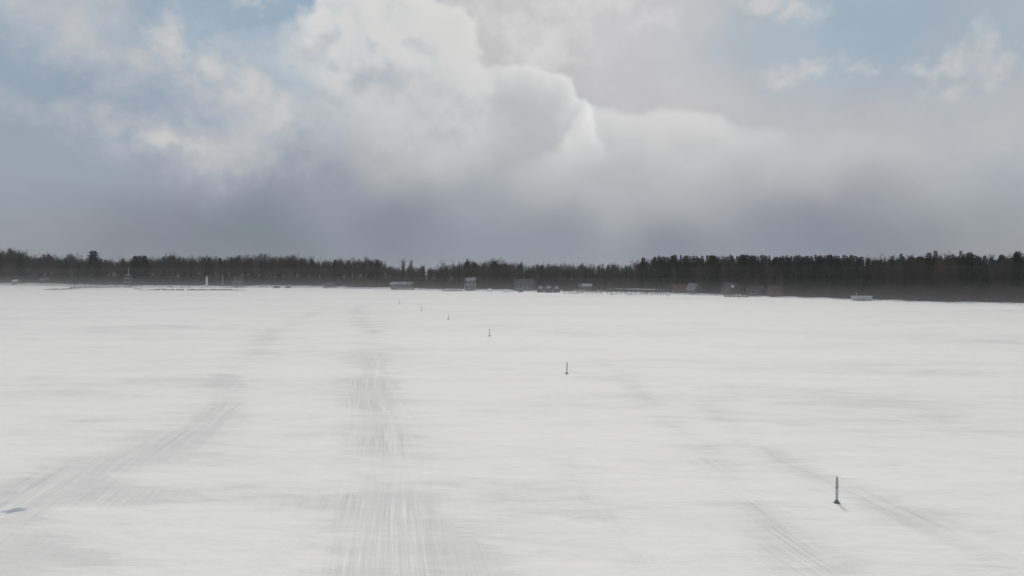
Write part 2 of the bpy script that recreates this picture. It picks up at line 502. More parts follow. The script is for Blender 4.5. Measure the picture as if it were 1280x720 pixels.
special(997, 315.5, 40, BARE_D[4], .7, 'bare_tree', 'faint bare tree poking above the even conifer row', 'bare tree')
special(1276, 312.5, 25, BARE_D[5], .9, 'bare_tree', 'taller bare tree at the extreme right of the shore', 'bare tree')
nb_, nc_ = 6, 8
for px, tt, fr, lb in ((296.5, 3.2, .62, 'slim bare tree in front of the left edge of the grey cottage'), (493, 3, .7, 'bare tree at the left end of the long low pavilion'), (515, 3.2, .75, 'bare tree at the right end of the long low pavilion'),
   (581, 3, .8, 'bare tree standing close left of the blue green house'), (596, 3, .9, 'bare tree standing close right of the blue green house'), (645, 3.4, .85, 'bare tree before the left gable of the wide grey house'),
   (668.5, 3.2, .8, 'bare tree before the right end of the wide grey house'), (725, 3.2, .9, 'bare tree in front of the low tan cottage'), (842, 3.4, .7, 'bare tree in front of the reddish roofed cottage'), (873, 3, .8, 'bare tree beside the steep snow-roofed cottage'),
   (904, 3, .75, 'bare tree at the left corner of the tan two storey cottage'), (927, 3, .7, 'bare tree at the right corner of the tan two storey cottage'), (940, 3, .6, 'bare tree in front of the brownish cottage'), (975, 3, .65, 'bare tree in front of the dark brown cottage')):
    loc, hgt = tree_height(px, tt, fr); nb_ += 1
    place_tree(rt.choice(BARE_D), loc, hgt, rt.uniform(0, 6.3), rt.uniform(.7, .95), 'bare_tree', lb, 'bare tree', 'bare trees close to the houses')
# 2. front rows
px = -70.0
while px < 1352:
    conif_zone = 822 < px < 1078
    right = px >= 1078
    pc = .9 if conif_zone else (.22 if right else (.10 if px < 330 else .07))
    is_c = rt.random() < pc
    t = rt.uniform(9, 30)
    frac = rt.uniform(.94, 1.0) if conif_zone else (rt.uniform(.90, 1.01) if right else rt.uniform(.82, 1.02))
    if is_c and not conif_zone and not right: frac *= rt.uniform(.7, .88)
    if 575 <= px <= 645 and not is_c: frac *= rt.choice((.84, 1.0))
    loc, hgt = tree_height(px, t, frac)
    if is_c and nc_ < 295:
        l, g = coni_label(px); nc_ += 1
        place_tree(rt.choice(CONI_D + CONI_D[:3]), loc, hgt, rt.uniform(0, 6.3), rt.uniform(.8, 1.2), 'conifer_tree', l, 'conifer', g)
    elif nb_ < 297:
        l, g = bare_label(px); nb_ += 1
        place_tree(rt.choice(BARE_D), loc, hgt, rt.uniform(0, 6.3), rt.uniform(.6, .95), 'bare_tree', l, 'bare tree', g)
    px += (2.6 if conif_zone else 3.4) * rt.uniform(.6, 1.4)
print('trees', nb_, nc_)

# 3. the wood behind them: one mass
def merged(parts, items, name, material):
    V = []; Fs = []; n0 = 0
    arrs = []
    for p in parts:
        v = np.array(p.v); arrs.append((v, p.f))
    vs = []; fl = []; starts = []; tot = 0; loops = []; sizes = []
    pre = []
    for v, f in arrs:
        pre.append((v, np.concatenate([np.array(q) for q in f]), np.array([len(q) for q in f])))
    for k, (x, y, z), h, rz, wd in items:
        v, lp, sz = pre[k]
        s = h / 20; c, s_ = math.cos(rz), math.sin(rz)
        w = np.stack([(v[:, 0] * c - v[:, 1] * s_) * s * wd + x, (v[:, 0] * s_ + v[:, 1] * c) * s * wd + y, v[:, 2] * s + z], -1)
        vs.append(w); loops.append(lp + tot); sizes.append(sz); tot += len(v)
    vs = np.concatenate(vs); loops = np.concatenate(loops); sizes = np.concatenate(sizes)
    me = bpy.data.meshes.new(name)
    me.vertices.add(len(vs)); me.vertices.foreach_set('co', vs.astype(np.float32).ravel())
    me.loops.add(len(loops)); me.loops.foreach_set('vertex_index', loops.astype(np.int32))
    me.polygons.add(len(sizes)); me.polygons.foreach_set('loop_start', np.concatenate([[0], np.cumsum(sizes)[:-1]]).astype(np.int32))
    me.update(calc_edges=True); me.validate()
    for mm in material if isinstance(material, list) else [material]: me.materials.append(mm)
    o = bpy.data.objects.new(name, me); C.objects.link(o)
    return o
def thin(mb, keep, seed, widen=1.0):
    """sparser copy of a crown for the far mass"""
    r = random.Random(seed); o = MB()
    for f in mb.f:
        if r.random() > keep: continue
        k = len(o.v); pts = [Vector(mb.v[i]) for i in f]; c = sum(pts, Vector()) / len(pts)
        o.v += [tuple(c + (p - c) * widen) for p in pts]; o.f.append(tuple(range(k, k + len(f))))
    return o
def joint(a, b):
    o = MB(); o.v = a.v + b.v; n = len(a.v); o.f = list(a.f) + [tuple(i + n for i in f) for f in b.f]; return o
far_b = [joint(a, thin(b, .35, i, 1.35)) for i, (a, b) in enumerate(BARE[:4])]
far_c = [thin(b, .6, i, 1.25) for i, (a, b) in enumerate(CONI[:4])]
ib, icn = [], []
px = -120.0
while px < 1420:
    for row in range(3):
        t = 26 + row * 20 + rt.uniform(0, 20)
        p = px + rt.uniform(-2, 2)
        loc, hgt = tree_height(p, t, rt.uniform(.80, 1.0), lift=2.2)
        cz = 822 < p < 1078
        if rt.random() < (.85 if cz else (.55 if p > 1078 else (.28 if row == 0 else .15))):
            icn.append((rt.randrange(4), loc, hgt * .96, rt.uniform(0, 6), rt.uniform(.9, 1.3)))
        else:
            ib.append((rt.randrange(4), loc, hgt, rt.uniform(0, 6), rt.uniform(.8, 1.1)))
    px += 3.6
tag(merged(far_b, ib, 'distant_wood', M['twig']), 'mass of bare grey brown wood filling in behind the front trees', 'wood', kind='stuff')
tag(merged(far_c, icn, 'distant_conifer_wood', M['needle']), 'mass of dark evergreen wood behind the front trees', 'wood', kind='stuff')

# 4. leafless brush along the bank: one mass
def brush_unit(seed):
    r = random.Random(seed); b = MB()
    for _ in range(170):
        x, y = r.gauss(0, 1.7), r.gauss(0, 1.2); L = r.uniform(1.2, 4.2) * 4; w = r.uniform(.03, .075)
        dx, dy = r.gauss(0, .22) * L, r.gauss(0, .22) * L
        a = r.uniform(0, 3.14); sx, sy = math.cos(a) * w, math.sin(a) * w
        b.tri((x - sx, y - sy, -.5), (x + sx, y + sy, -.5), (x + dx, y + dy, L))
    return b
units = [brush_unit(i) for i in range(5)]
items = []
px = -120.0
BR = [(0, .8), (150, .5), (300, .6), (480, .9), (640, .8), (760, .8), (1000, .9), (1060, 1.0), (1280, 1.1)]
while px < 1420:
    for t0, n in ((4, 1 if px > 1000 else 0), (9, 2), (16, 2), (26, 2), (38, 3)):
        for _ in range(n):
            p = px + rt.uniform(-2, 2); t = t0 + rt.uniform(0, 5)
            if t < 8 and rt.random() < .5: continue
            x, y, z = shore_point(p, t)
            h = rt.uniform(2.2, 6.5) * interp(BR, p) * (1.0 if t > 8 else .5)
            if t > 24: h = max(h, 5.5) * rt.uniform(.9, 1.4)
            items.append((rt.randrange(5), (x, y, z), h * 20 / 17, rt.uniform(0, 6), rt.uniform(2.2, 4.5)))
    px += 3.2
tag(merged(units, items, 'shore_brush', M['brush']), 'leafless brush and undergrowth along the snowy bank', 'brush', kind='stuff')

# ------------------------------------------------------------------ buildings and shore things
def wpx(n, d): return n * d / F        # width of n photo pixels at depth d

def window(parent, x0, x1, z0, z1, y, name='window'):
    f = MB()
    e = .09
    f.box(x0 - e, x1 + e, y - .06, y, z0 - e, z0); f.box(x0 - e, x1 + e, y - .06, y, z1, z1 + e)
    f.box(x0 - e, x0, y - .06, y, z0, z1); f.box(x1, x1 + e, y - .06, y, z0, z1)
    o = f.build(name, M['metal'], parent)
    MB().box(x0, x1, y - .03, y - .004, z0, z1).build('pane', M['glass'], o)
    return o

def house(name, px, py_base, t, wpix, wall_h, roof_h, depth, wall_mat, roof_mat, label, cat='house', gable_front=False, rz=0, win=3, floors=1, chimney=False, door=True, deck=False, roof_over=.5):
    x, y, z = shore_point(px, t)
    if py_base is not None: z = min(z, top_z(px, py_base, y))
    d = y; w = wpx(wpix, d)
    root = empty(name, (x, y, z - .15), rz); tag(root, label, cat)
    hw, hd = w / 2, depth / 2
    wl = MB().box(-hw, hw, -hd, hd, -1.2, wall_h)
    if gable_front: wl.prism([(-hw, wall_h), (hw, wall_h), (0, wall_h + roof_h)], -hd, hd)
    else:
        k = len(wl.v)
        wl.v += [(-hw, -hd, wall_h), (-hw, hd, wall_h), (-hw, 0, wall_h + roof_h), (hw, -hd, wall_h), (hw, hd, wall_h), (hw, 0, wall_h + roof_h)]
        wl.f += [(k, k+1, k+2), (k+4, k+3, k+5)]
    wl.build('wall', wall_mat, root)
    th = .28; ov = roof_over
    rf = MB()
    if gable_front:
        sl = roof_h / hw
        for s in (-1, 1):
            pts = [(0, wall_h + roof_h + .02), (s * (hw + ov), wall_h - sl * ov + .02), (s * (hw + ov), wall_h - sl * ov + th), (0, wall_h + roof_h + th + .05)]
            if s < 0: pts.reverse()
            rf.prism(pts, -hd - ov, hd + ov)
    else:
        sl = roof_h / hd
        for s in (-1, 1):
            n = len(rf.v)
            a = [(0, wall_h + roof_h + .02), (s * (hd + ov), wall_h - sl * ov + .02), (s * (hd + ov), wall_h - sl * ov + th), (0, wall_h + roof_h + th + .05)]
            rf.v += [(-hw - ov, yy, zz) for yy, zz in a] + [(hw + ov, yy, zz) for yy, zz in a]
            rf.f += [(n, n+1, n+2, n+3), (n+7, n+6, n+5, n+4)] + [(n+i, n+4+i, n+4+(i+1) % 4, n+(i+1) % 4) for i in range(4)]
    ro = rf.build('roof', roof_mat, root)
    if chimney: MB().box(w * .18, w * .18 + .7, hd * .1, hd * .1 + .7, wall_h, wall_h + roof_h + 1.0).build('chimney', M['stone'], ro)
    fh = wall_h / floors
    for fl in range(floors):
        for i in range(win):
            cx = -hw + w * (i + .5) / win
            if door and fl == 0 and i == win // 2: continue
            ww = min(w / win * .28, .8)
            window(root, cx - ww, cx + ww, fl * fh + fh * .35, fl * fh + fh * .8, -hd)
    if door:
        cx = -hw + w * (win // 2 + .5) / win
        dr = MB().box(cx - .5, cx + .5, -hd - .05, -hd - .004, .1, 2.15).build('door', M['brownwall'], root)
        MB().box(cx + .34, cx + .42, -hd - .12, -hd - .05, 1.0, 1.12).build('handle', M['metal'], dr)
    if deck:
        MB().box(-hw - .6, hw + .6, -hd - 2.6, -hd - .01, fh - .25, fh - .05).build('deck', M['dustedroof'], root)
        for s in np.linspace(-hw - .4, hw + .4, 4):
            MB().box(s - .09, s + .09, -hd - 2.5, -hd - 2.32, -1, fh - .25).build('post', M['whitewall'], root)
        rl = MB()
        for s in np.linspace(-hw - .5, hw + .5, 9): rl.box(s - .03, s + .03, -hd - 2.55, -hd - 2.49, fh - .05, fh + .9)
        rl.box(-hw - .6, hw + .6, -hd - 2.57, -hd - 2.47, fh + .9, fh + .98)
        rl.build('railing', M['whitewall'], root)
    return root

house('boathouse', 57, None, 16, 9, 2.6, 1.5, 6, M['greywall'], M['dustedroof'], 'small hut with snowy white roof in the hazy wood at far left', 'hut', win=2, door=False)
house('shed', 20, None, 4, 6, 2.2, 1.0, 4, M['greywall'], M['hull'], 'small pale shed on the bank left of the long dock', 'shed', win=1, door=False)
house('cottage', 299, None, 10, 8, 5.6, 1.6, 7, M['greywall'], M['darkroof'], 'grey two storey cottage with white deck in the wood right of the slender tower', 'cottage', gable_front=True, floors=2, win=2, deck=True)
house('pavilion', 503, None, 6, 27, 2.7, 1.3, 6, M['greywall'], M['dustedroof'], 'long low pavilion with snow roof and row of white posts under bare wood', 'pavilion', win=7, door=False, deck=False)
house('lake_house', 588.5, None, 6, 12, 5.6, 1.7, 8, M['bluewall'], M['dustedroof'], 'pale blue green two storey lake house above a snowy bank', 'house', floors=2, win=3, deck=True, chimney=True)
house('lake_house', 656, None, 7, 25, 3.6, 2.9, 9, M['greywall'], M['darkroof'], 'wide grey lake house with snow-edged gable roof in the middle of the shore', 'house', win=5, chimney=True, floors=1)
house('cottage', 731, None, 9, 15, 2.6, 1.3, 7, M['tanwall'], M['greywall'], 'low tan cottage half hidden in brush right of the snow-topped covered boats', 'cottage', win=3)
house('cottage', 849, None, 9, 17, 2.6, 1.5, 7, M['brownwall'], M['redroof'], 'low brown cottage with reddish roof behind the end of the long dock', 'cottage', win=3, deck=False)
house('cottage', 867, None, 6, 10, 2.2, 2.6, 6, M['greywall'], M['dustedroof'], 'steep cottage with white snow-covered roof slope at the foot of the conifers', 'cottage', gable_front=True, win=2, rz=.5)
house('cottage', 915, None, 8, 22, 4.0, 1.5, 7, M['tanwall'], M['darkroof'], 'tan two storey cottage with one bright square window below the conifers', 'cottage', win=4, floors=2)
house('cottage', 944, None, 8, 17, 3.2, 1.3, 7, M['tanwall'], M['darkroof'], 'brownish cottage with patches of snow right of the two storey tan cottage', 'cottage', win=4)
house('cottage', 968, None, 7, 14, 3.2, 1.5, 7, M['brownwall'], M['darkroof'], 'dark brown cottage with white window frames among brush under the conifers', 'cottage', win=3)
house('shed', 412, None, 4, 13, 2.2, .9, 4, M['redroof'], M['darkroof'], 'reddish brown boat shed on posts at the edge of the ice', 'shed', win=2, door=False)

# white board on the two storey cottage
x, y, z = shore_point(915.8, 3.2)
o = empty('notice_board', (x, y, z)); tag(o, 'bright white square board on two legs before the tan two storey cottage', 'board')
MB().box(-.62, .62, -.04, .04, 1.9 + 1.6, 3.1 + 1.6).build('panel', M['whitewall'], o)
for s in (-.5, .5): MB().box(s - .05, s + .05, -.035 + .08, .035 + .08, -.6, 4.4).build('leg', M['wood'], o)

# slender white tower
x, y, z = shore_point(258.5, 2.5)
o = empty('light_tower', (x, y, z)); tag(o, 'slender white round tower with cap standing on the breakwater', 'tower')
Ht = top_z(258.5, 344.5, y) - z
MB().lathe([(1.1, -1), (1.1, .3), (.78, .35), (.62, Ht - 1.5)], 16).build('shaft', M['whitewall'], o, True)
MB().lathe([(.95, Ht - 1.48), (.95, Ht - 1.3)], 16).build('gallery', M['whitewall'], o)
MB().lathe([(.48, Ht - 1.29), (.48, Ht - .6)], 12).build('lantern', M['glass'], o)
MB().lathe([(.7, Ht - .59), (.45, Ht - .3), (.08, Ht)], 12).build('cap', M['whitewall'], o)

# thin white pole
x, y, z = shore_point(278.3, 4)
o = empty('flagpole', (x, y, z)); tag(o, 'thin white flagpole right of the slender white tower', 'flagpole')
MB().tube((0, 0, -.5), (0, 0, 8.0), .16, .08, 8).build('pole', M['whitewall'], o); MB().lathe([(.05, 8.0), (.17, 8.12), (.17, 8.22), (.03, 8.36)], 8).build('finial', M['whitewall'], o)

# tiered dock tower with mast at px 160
x, y, z = shore_point(161, 1.5)
o = empty('dock_tower', (x, y, z - .2)); tag(o, 'tiered white lookout tower with thin mast at the dock end', 'tower')
for lv, (w, h) in enumerate(((4.6, 3.0), (3.6, 5.8), (2.6, 8.4))):
    d_ = MB().box(-w / 2 - .5, w / 2 + .5, -w / 2 - .5, w / 2 + .5, h, h + .2).build('platform', M['dustedroof'], o)
    r_ = MB()
    for a in np.linspace(-w / 2 - .4, w / 2 + .4, 6):
        r_.box(a - .05, a + .05, -w / 2 - .45, -w / 2 - .37, h + .25, h + 1.1)
    r_.box(-w / 2 - .45, w / 2 + .45, -w / 2 - .47, -w / 2 - .35, h + 1.1, h + 1.2)
    r_.build('railing', M['whitewall'], d_)
for sx in (-1, 1):
    for sy in (-1, 1):
        MB().tube((sx * 2.6, sy * 2.6, -1), (sx * 1.3, sy * 1.3, 8.4), .16, .13, 6).build('leg', M['wood'], o)
MB().tube((0, 0, 8.4), (0, 0, 15), .10, .05, 6).build('mast', M['whitewall'], o)

# docks ------------------------------------------------------------
def dock(px0, py0, px1, py1, w, deckz, label, nposts=8, snow=True, name='dock', tall=.9):
    x0, y0 = ground(px0, py0); x1, y1 = ground(px1, py1)
    L = math.hypot(x1 - x0, y1 - y0); a = math.atan2(y1 - y0, x1 - x0)
    o = empty(name, (x0, y0, 0), a); tag(o, label, 'dock')
    MB().box(0, L, -w / 2, w / 2, deckz - .4, deckz).build('deck', M['wood'], o)
    if snow:
        s = MB(); n = max(4, int(L / 3))
        for i in range(n):
            a0, a1 = L * i / n, L * (i + .93) / n
            if rt.random() < .35: continue
            s.box(a0, a1, -w / 2 + .1, w / 2 - .1, deckz + .003, deckz + rt.uniform(.06, .22))
        s.build('snow_cover', M['snowcap'], o)
    for i in range(nposts):
        xx = L * (i + .5) / nposts
        for s in (-1, 1):
            MB().tube((xx, s * (w / 2 + .14), -.4), (xx, s * (w / 2 + .14), deckz + tall * rt.uniform(.6, 1.1)), .14, .12, 6).build('post', M['wood'], o)
    return o
dock(88, 361.2, 150, 359.8, 2.6, 1.0, 'long grey dock with tall pilings left of the tiered white tower', 9, tall=3.4)
dock(489, 362.6, 518, 362.4, 2.4, .9, 'short snow-covered dock in front of the long low pavilion', 6)
dock(404, 360.6, 421, 360.4, 2.4, 1.2, 'short dock with dark posts below the reddish boat shed', 5, tall=1.6)
dock(553, 364.2, 578, 364.2, 2.2, .8, 'low dark dock at the ice edge left of the blue green house', 7)
dock(703, 366.8, 754, 367.5, 2.6, 1.6, 'long low grey dock right of the snow-topped covered boats', 9)
dock(758, 367.2, 834, 369, 2.8, 2.7, 'long raised dock with many pilings before the red roofed cottage', 12, tall=.7)
dock(905, 371.4, 936, 371.8, 2.0, .7, 'narrow dock below the tan two storey cottage', 6)

# stone breakwaters ------------------------------------------------
def breakwater(px0, py0, px1, py1, h, label, seed):
    r = random.Random(seed)
    x0, y0 = ground(px0, py0); x1, y1 = ground(px1, py1)
    o = MB(); L = math.hypot(x1 - x0, y1 - y0); n = int(L / 1.1)
    ax, ay = (x1 - x0) / L, (y1 - y0) / L
    for i in range(n):
        for k in range(2):
            s = r.uniform(0, L); q = r.gauss(0, .8)
            hh = h * r.uniform(.5, 1.1) * max(.2, 1 - abs(q) / 2.4) * min(1, 4 * min(s, L - s) / L + .3)
            cx, cy = ax * s - ay * q, ay * s + ax * q
            rr = r.uniform(.5, 1.0); nn = 6; kk = len(o.v); ph = r.uniform(0, 6)
            for m, (ra, z) in enumerate(((rr * 1.1, -.3), (rr, hh * .6), (rr * .55, hh))):
                for j in range(nn):
                    an = ph + 6.283 * j / nn
                    e = r.uniform(.8, 1.15)
                    o.v.append((cx + math.cos(an) * ra * e, cy + math.sin(an) * ra * e, z))
            for m in range(2):
                for j in range(nn):
                    jj = (j + 1) % nn
                    o.f.append((kk+m*nn+j, kk+m*nn+jj, kk+(m+1)*nn+jj, kk+(m+1)*nn+j))
            o.f.append(tuple(kk + 2 * nn + j for j in range(nn)))
    b = o.build('breakwater', M['stone']); b.location = (x0, y0, 0)
    tag(b, label, 'breakwater')
breakwater(57, 362.4, 100, 361.2, .8, 'short dark stone breakwater tapering onto the ice at the far left', 3)
breakwater(176, 362.8, 306, 362.8, .9, 'long dark stone breakwater below the slender white tower', 4)

# boats ------------------------------------------------------------
def boat(px, py, Lpx, label, rz=0, hull='hull', cover=True, mast=False, name='boat', cat='boat', h=1.0):
    x, y = ground(px, py); L = wpx(Lpx, y)
    o = empty(name, (x, y, .05), rz); tag(o, label, cat)
    b = MB(); n = 9; B = min(L * .17, 1.3)
    for i in range(n):
        s = i / (n - 1); xx = (s - .5) * L
        w = B * (1 - max(0, (s - .45) / .55) ** 2.2) * (.85 + .15 * min(1, s * 5)) + .03
        sh = h * (1 + .35 * s * s)
        b.v += [(xx, 0, .12 * s), (xx, -w * .75, h * .35), (xx, -w, sh), (xx, w, sh), (xx, w * .75, h * .35)]
    for i in range(n - 1):
        k = i * 5
        for j in range(5):
            jj = (j + 1) % 5
            b.f.append((k + j, k + jj, k + 5 + jj, k + 5 + j))
    b.f.append((0, 1, 2, 3, 4)); k = (n - 1) * 5; b.f.append((k + 4, k + 3, k + 2, k + 1, k))
    b.build('hull', M[hull], o)
    if cover:
        c = MB(); n = 7
        for i in range(n):
            s = i / (n - 1); xx = (s * .84 - .46) * L; hh = h * 1.02 + .9 * h * math.sin(math.pi * (s * .8 + .12)) * rt.uniform(.8, 1.1)
            w = B * .95 * (1 - max(0, (s - .5) / .6) ** 2)
            c.v += [(xx, -w, h * 1.13), (xx, -w * .45, hh + .1), (xx, w * .45, hh + .1), (xx, w, h * 1.13)]
        for i in range(n - 1):
            k = i * 4
            for j in range(4):
                jj = (j + 1) % 4; c.f.append((k + j, k + jj, k + 4 + jj, k + 4 + j))
        c.f += [(0, 1, 2, 3), (k + 7, k + 6, k + 5, k + 4)]
        c.build('cover', M['dustedroof'], o)
    if mast:
        MB().tube((0, 0, h), (0, 0, h + 6), .09, .05, 6).build('mast', M['metal'], o)
    return o
boat(651, 365.4, 6, 'small dark rowing boat on the ice before the wide grey house', 0.1, 'darkhull', False, h=.7)
boat(346, 360.2, 8, 'snow-covered boat laid up on the bank left of the reddish shed', .15, 'darkhull')
boat(360, 360.2, 7, 'smaller snow-covered boat beside the laid-up one left of the reddish shed', -.2, 'darkhull')
boat(539, 362.2, 6, 'white covered boat on the bank right of the long low pavilion', .3)
boat(676, 365.6, 9, 'leftmost of three snow-topped covered boats on the ice edge', .2, 'darkhull', h=1.9)
boat(686, 366, 10, 'middle of three snow-topped covered boats on the ice edge', -.15, 'darkhull', h=2.1)
boat(696, 366, 9, 'rightmost of three snow-topped covered boats on the ice edge', .1, 'darkhull', h=1.8)
boat(587, 363.6, 6, 'little dark covered boat under the deck of the blue green house', 0, 'darkhull', h=.9)

# snow mounds right of the blue-green house
for (p, q, wv, hv, lb) in ((612, 364.4, 8, 2.0, 'rounded snow heap at the ice edge right of the blue green house'), (835, 369.6, 5, 1.8, 'small snow heap at the inner end of the raised dock'),
  (172, 361.6, 11, 2.0, 'broad snow heap just right of the tiered white tower'), (203, 361.8, 9, 1.5, 'low snow heap on the breakwater midway to the slender tower'), (765, 368.6, 6, 1.3, 'low snow heap under the left end of the raised dock'), (787, 368.8, 9, 1.6, 'wide snow heap under the middle of the raised dock'), (718, 367.4, 12, 1.3, 'long low snow heap before the low grey dock'), (634, 365.2, 10, 1.4, 'flat snow heap just left of the wide grey house')):
    x, y = ground(p, q); w = wpx(wv, y) / 2
    b = MB()
    rr = random.Random(int(p))
    n = 22
    for m in range(7):
        a = m / 6 * math.pi / 2
        for i in range(n):
            th_ = 6.283 * i / n
            e = 1 + .18 * mn.noise(Vector((math.cos(th_) * 1.3, math.sin(th_) * 1.3, m * .4 + p)))
            b.v.append((w * math.cos(a) * math.cos(th_) * e, w * .7 * math.cos(a) * math.sin(th_) * e, hv * math.sin(a) * e - .1))
    for m in range(6):
        for i in range(n):
            j = (i + 1) % n; b.f.append((m*n+i, m*n+j, (m+1)*n+j, (m+1)*n+i))
    ob = b.build('snow_heap', M['snowcap'], smooth=True); ob.location = (x, y, 0); tag(ob, lb, 'snow heap')

# pale covered trailer at px 1077
x, y = ground(1077, 376.2)
o = empty('trailer', (x, y, 0), .12); tag(o, 'long pale blue grey covered trailer parked on the ice by the right shore', 'trailer')
L = wpx(24, y)
for s, nm in ((-1, 'left'), (1, 'right')):
    c = MB(); x0, x1 = (-L / 2, -.12) if s < 0 else (.12, L / 2)
    c.prism([(x0, .45), (x1, .45), (x1, 1.85), (x1 - .15, 2.02), (x0 + .15, 2.02), (x0, 1.85)], -1.1, 1.1)
    c.build('box', M['tarp'], o)
MB().box(-L / 2 + .2, L / 2 - .2, -.9, .9, .22, .445).build('chassis', M['darkhull'], o)
for sx in (-.6, .6):
    for sy in (-1, 1):
        w_ = MB().tube((sx, sy * 1.0, .3), (sx, sy * 1.22, .3), .32, .32, 14).build('wheel', M['rubber'], o)
MB().tube((L / 2 - .2, 0, .35), (L / 2 + 1.4, 0, .3), .06, .05, 6).build('drawbar', M['metal'], o)
# tilted plank leaning above it
MB().tube((-.6, 1.4, .1), (-1.5, 1.3, 3.3), .07, .07, 5).build('pole', M['whitewall'], o)

# ------------------------------------------------------------------ trail markers
def marker_proto():
    r = empty('trail_marker', (0, 0, 0))
    st = MB(); n = 12
    st.lathe([(.062, .02), (.066, .30), (.066, .86)], n); st.build('stake', M['stake'], r)
    up = MB(); up.lathe([(.064, .863), (.068, .95), (.060, 1.08), (.064, 1.20), (.052, 1.27)], n, .06, 3)
    up.prism([(-.050, 1.265), (.046, 1.265), (.020, 1.33), (-.034, 1.40)], -.022, .022)
    up.build('frosted_tip', M['frost'], r)
    MB().lathe([(.069, .80), (.0695, .86)], n).build('collar', M['stakedark'], r)
    bs = MB()
    bs.lathe([(.27, -.06), (.255, .01), (.17, .045), (.11, .11), (.085, .19), (.07, .20)], 16, .10, 8)
    for a in (0.3, 1.87, 3.44, 5.0):
        c, s = math.cos(a), math.sin(a)
        bs.tube((c * .1, s * .1, .035), (c * .36, s * .36, .0), .05, .035, 6)
    bs.build('base', M['rubber'], r)
    return r
def kids(o): return [c for c in bpy.data.objects if c.parent == o]
proto = marker_proto()
MK = [((1046, 629.5), 'nearest and largest pale marker post on the snow at the lower right', .0, 'm'),
      ((708.5, 467), 'second nearest marker post, thin and grey, just right of the middle of the lake', .02, ''),
      ((612, 420), 'third marker post along the line, small and dark on the open snow', -.03, ''),
      ((560.5, 399.5), 'fourth marker post along the line, a faint tick on the far snow', .02, ''),
      ((527, 388.5), 'fifth marker post along the line, barely visible on the far snow', 0, ''),
      ((499.5, 380), 'sixth and farthest marker post, a faint speck before the pavilion', .03, '')]
pk = kids(proto)
for i, ((p, q), lb, tilt, _) in enumerate(MK):
    if i == 0: o = proto
    else:
        o = proto.copy(); C.objects.link(o)
        for c in pk:
            d = c.copy(); C.objects.link(d); d.parent = o
            if i in (1, 2, 3, 4, 5) and c.name.startswith('stake'):
                pass
    x, y = ground(p, q)
    o.location = (x, y, -.02); o.rotation_euler = (tilt * 1.3, tilt, rt.uniform(0, 6) if i else .4)
    tag(o, lb, 'marker post', 'marker posts in a line across the frozen lake')

# ------------------------------------------------------------------ haze
hz = MB().box(-3050, 3050, -3050, 3300, -13, 52).build('haze', None); tag(hz, kind='stuff')
hm = bpy.data.materials.new('haze'); hm.use_nodes = True; nt = hm.node_tree
for n in list(nt.nodes):
    if n.type == 'BSDF_PRINCIPLED': nt.nodes.remove(n)
vol = nt.nodes.new('ShaderNodeVolumePrincipled'); vol.inputs['Color'].default_value = (.93, .96, 1, 1)
vol.inputs['Density'].default_value = .00011; vol.inputs['Anisotropy'].default_value = .2
nt.links.new(vol.outputs[0], nt.nodes['Material Output'].inputs['Volume'])
hz.data.materials.append(hm)

for ztop, dens in ((2.4, .0012), (4.2, .00058), (6.4, .00034), (8.8, .00022), (13.5, .00011)):
    b = MB().box(-2900, 2900, -2900, 3150, -11 - ztop * .05, ztop).build('blowing_snow', None)
    tag(b, kind='stuff')
    m_ = bpy.data.materials.new('blowing_snow'); m_.use_nodes = True; n_ = m_.node_tree
    for n in list(n_.nodes):
        if n.type == 'BSDF_PRINCIPLED': n_.nodes.remove(n)
    v_ = n_.nodes.new('ShaderNodeVolumePrincipled'); v_.inputs['Color'].default_value = (.97, .97, 1, 1)
    v_.inputs['Density'].default_value = dens
    n_.links.new(v_.outputs[0], n_.nodes['Material Output'].inputs['Volume'])
    b.data.materials.append(m_)

# ------------------------------------------------------------------ sun
SUN_EL, SUN_AZ = math.radians(45), math.radians(6)     # azimuth clockwise from +Y
sun = bpy.data.lights.new('sun', 'SUN'); sun.energy = 1.5; sun.angle = math.radians(10); sun.color = (1, .955, .90)
so = bpy.data.objects.new('sun', sun); C.objects.link(so)
sd = Vector((math.sin(SUN_AZ) * math.cos(SUN_EL), math.cos(SUN_AZ) * math.cos(SUN_EL), math.sin(SUN_EL)))
so.rotation_euler = sd.to_track_quat('Z', 'Y').to_euler(); so.location = sd * 100

# ------------------------------------------------------------------ sky with clouds (by direction)
W = bpy.data.worlds.new('World'); S.world = W; W.use_nodes = True; nt = W.node_tree
bg = nt.nodes['Background']
sky = nt.nodes.new('ShaderNodeTexSky'); sky.sky_type = 'NISHITA'; sky.sun_disc = False
sky.sun_elevation = SUN_EL; sky.sun_rotation = SUN_AZ
sky.air_density = 1.0; sky.dust_density = 1.5; sky.ozone_density = 1.2
tc = nt.nodes.new('ShaderNodeTexCoord'); D = tc.outputs['Generated']
sp = nt.nodes.new('ShaderNodeSeparateXYZ'); nt.links.new(D, sp.inputs[0])
dx, dy, dz = (E(nt, s) for s in sp.outputs)
az = dx._m('ARCTAN2', dy); el = dz._m('ARCSINE')
def AE(px, py):
    x, z = ray(px, py)
    return math.atan2(x, 1) * F, math.atan2(z, math.hypot(x, 1)) * F
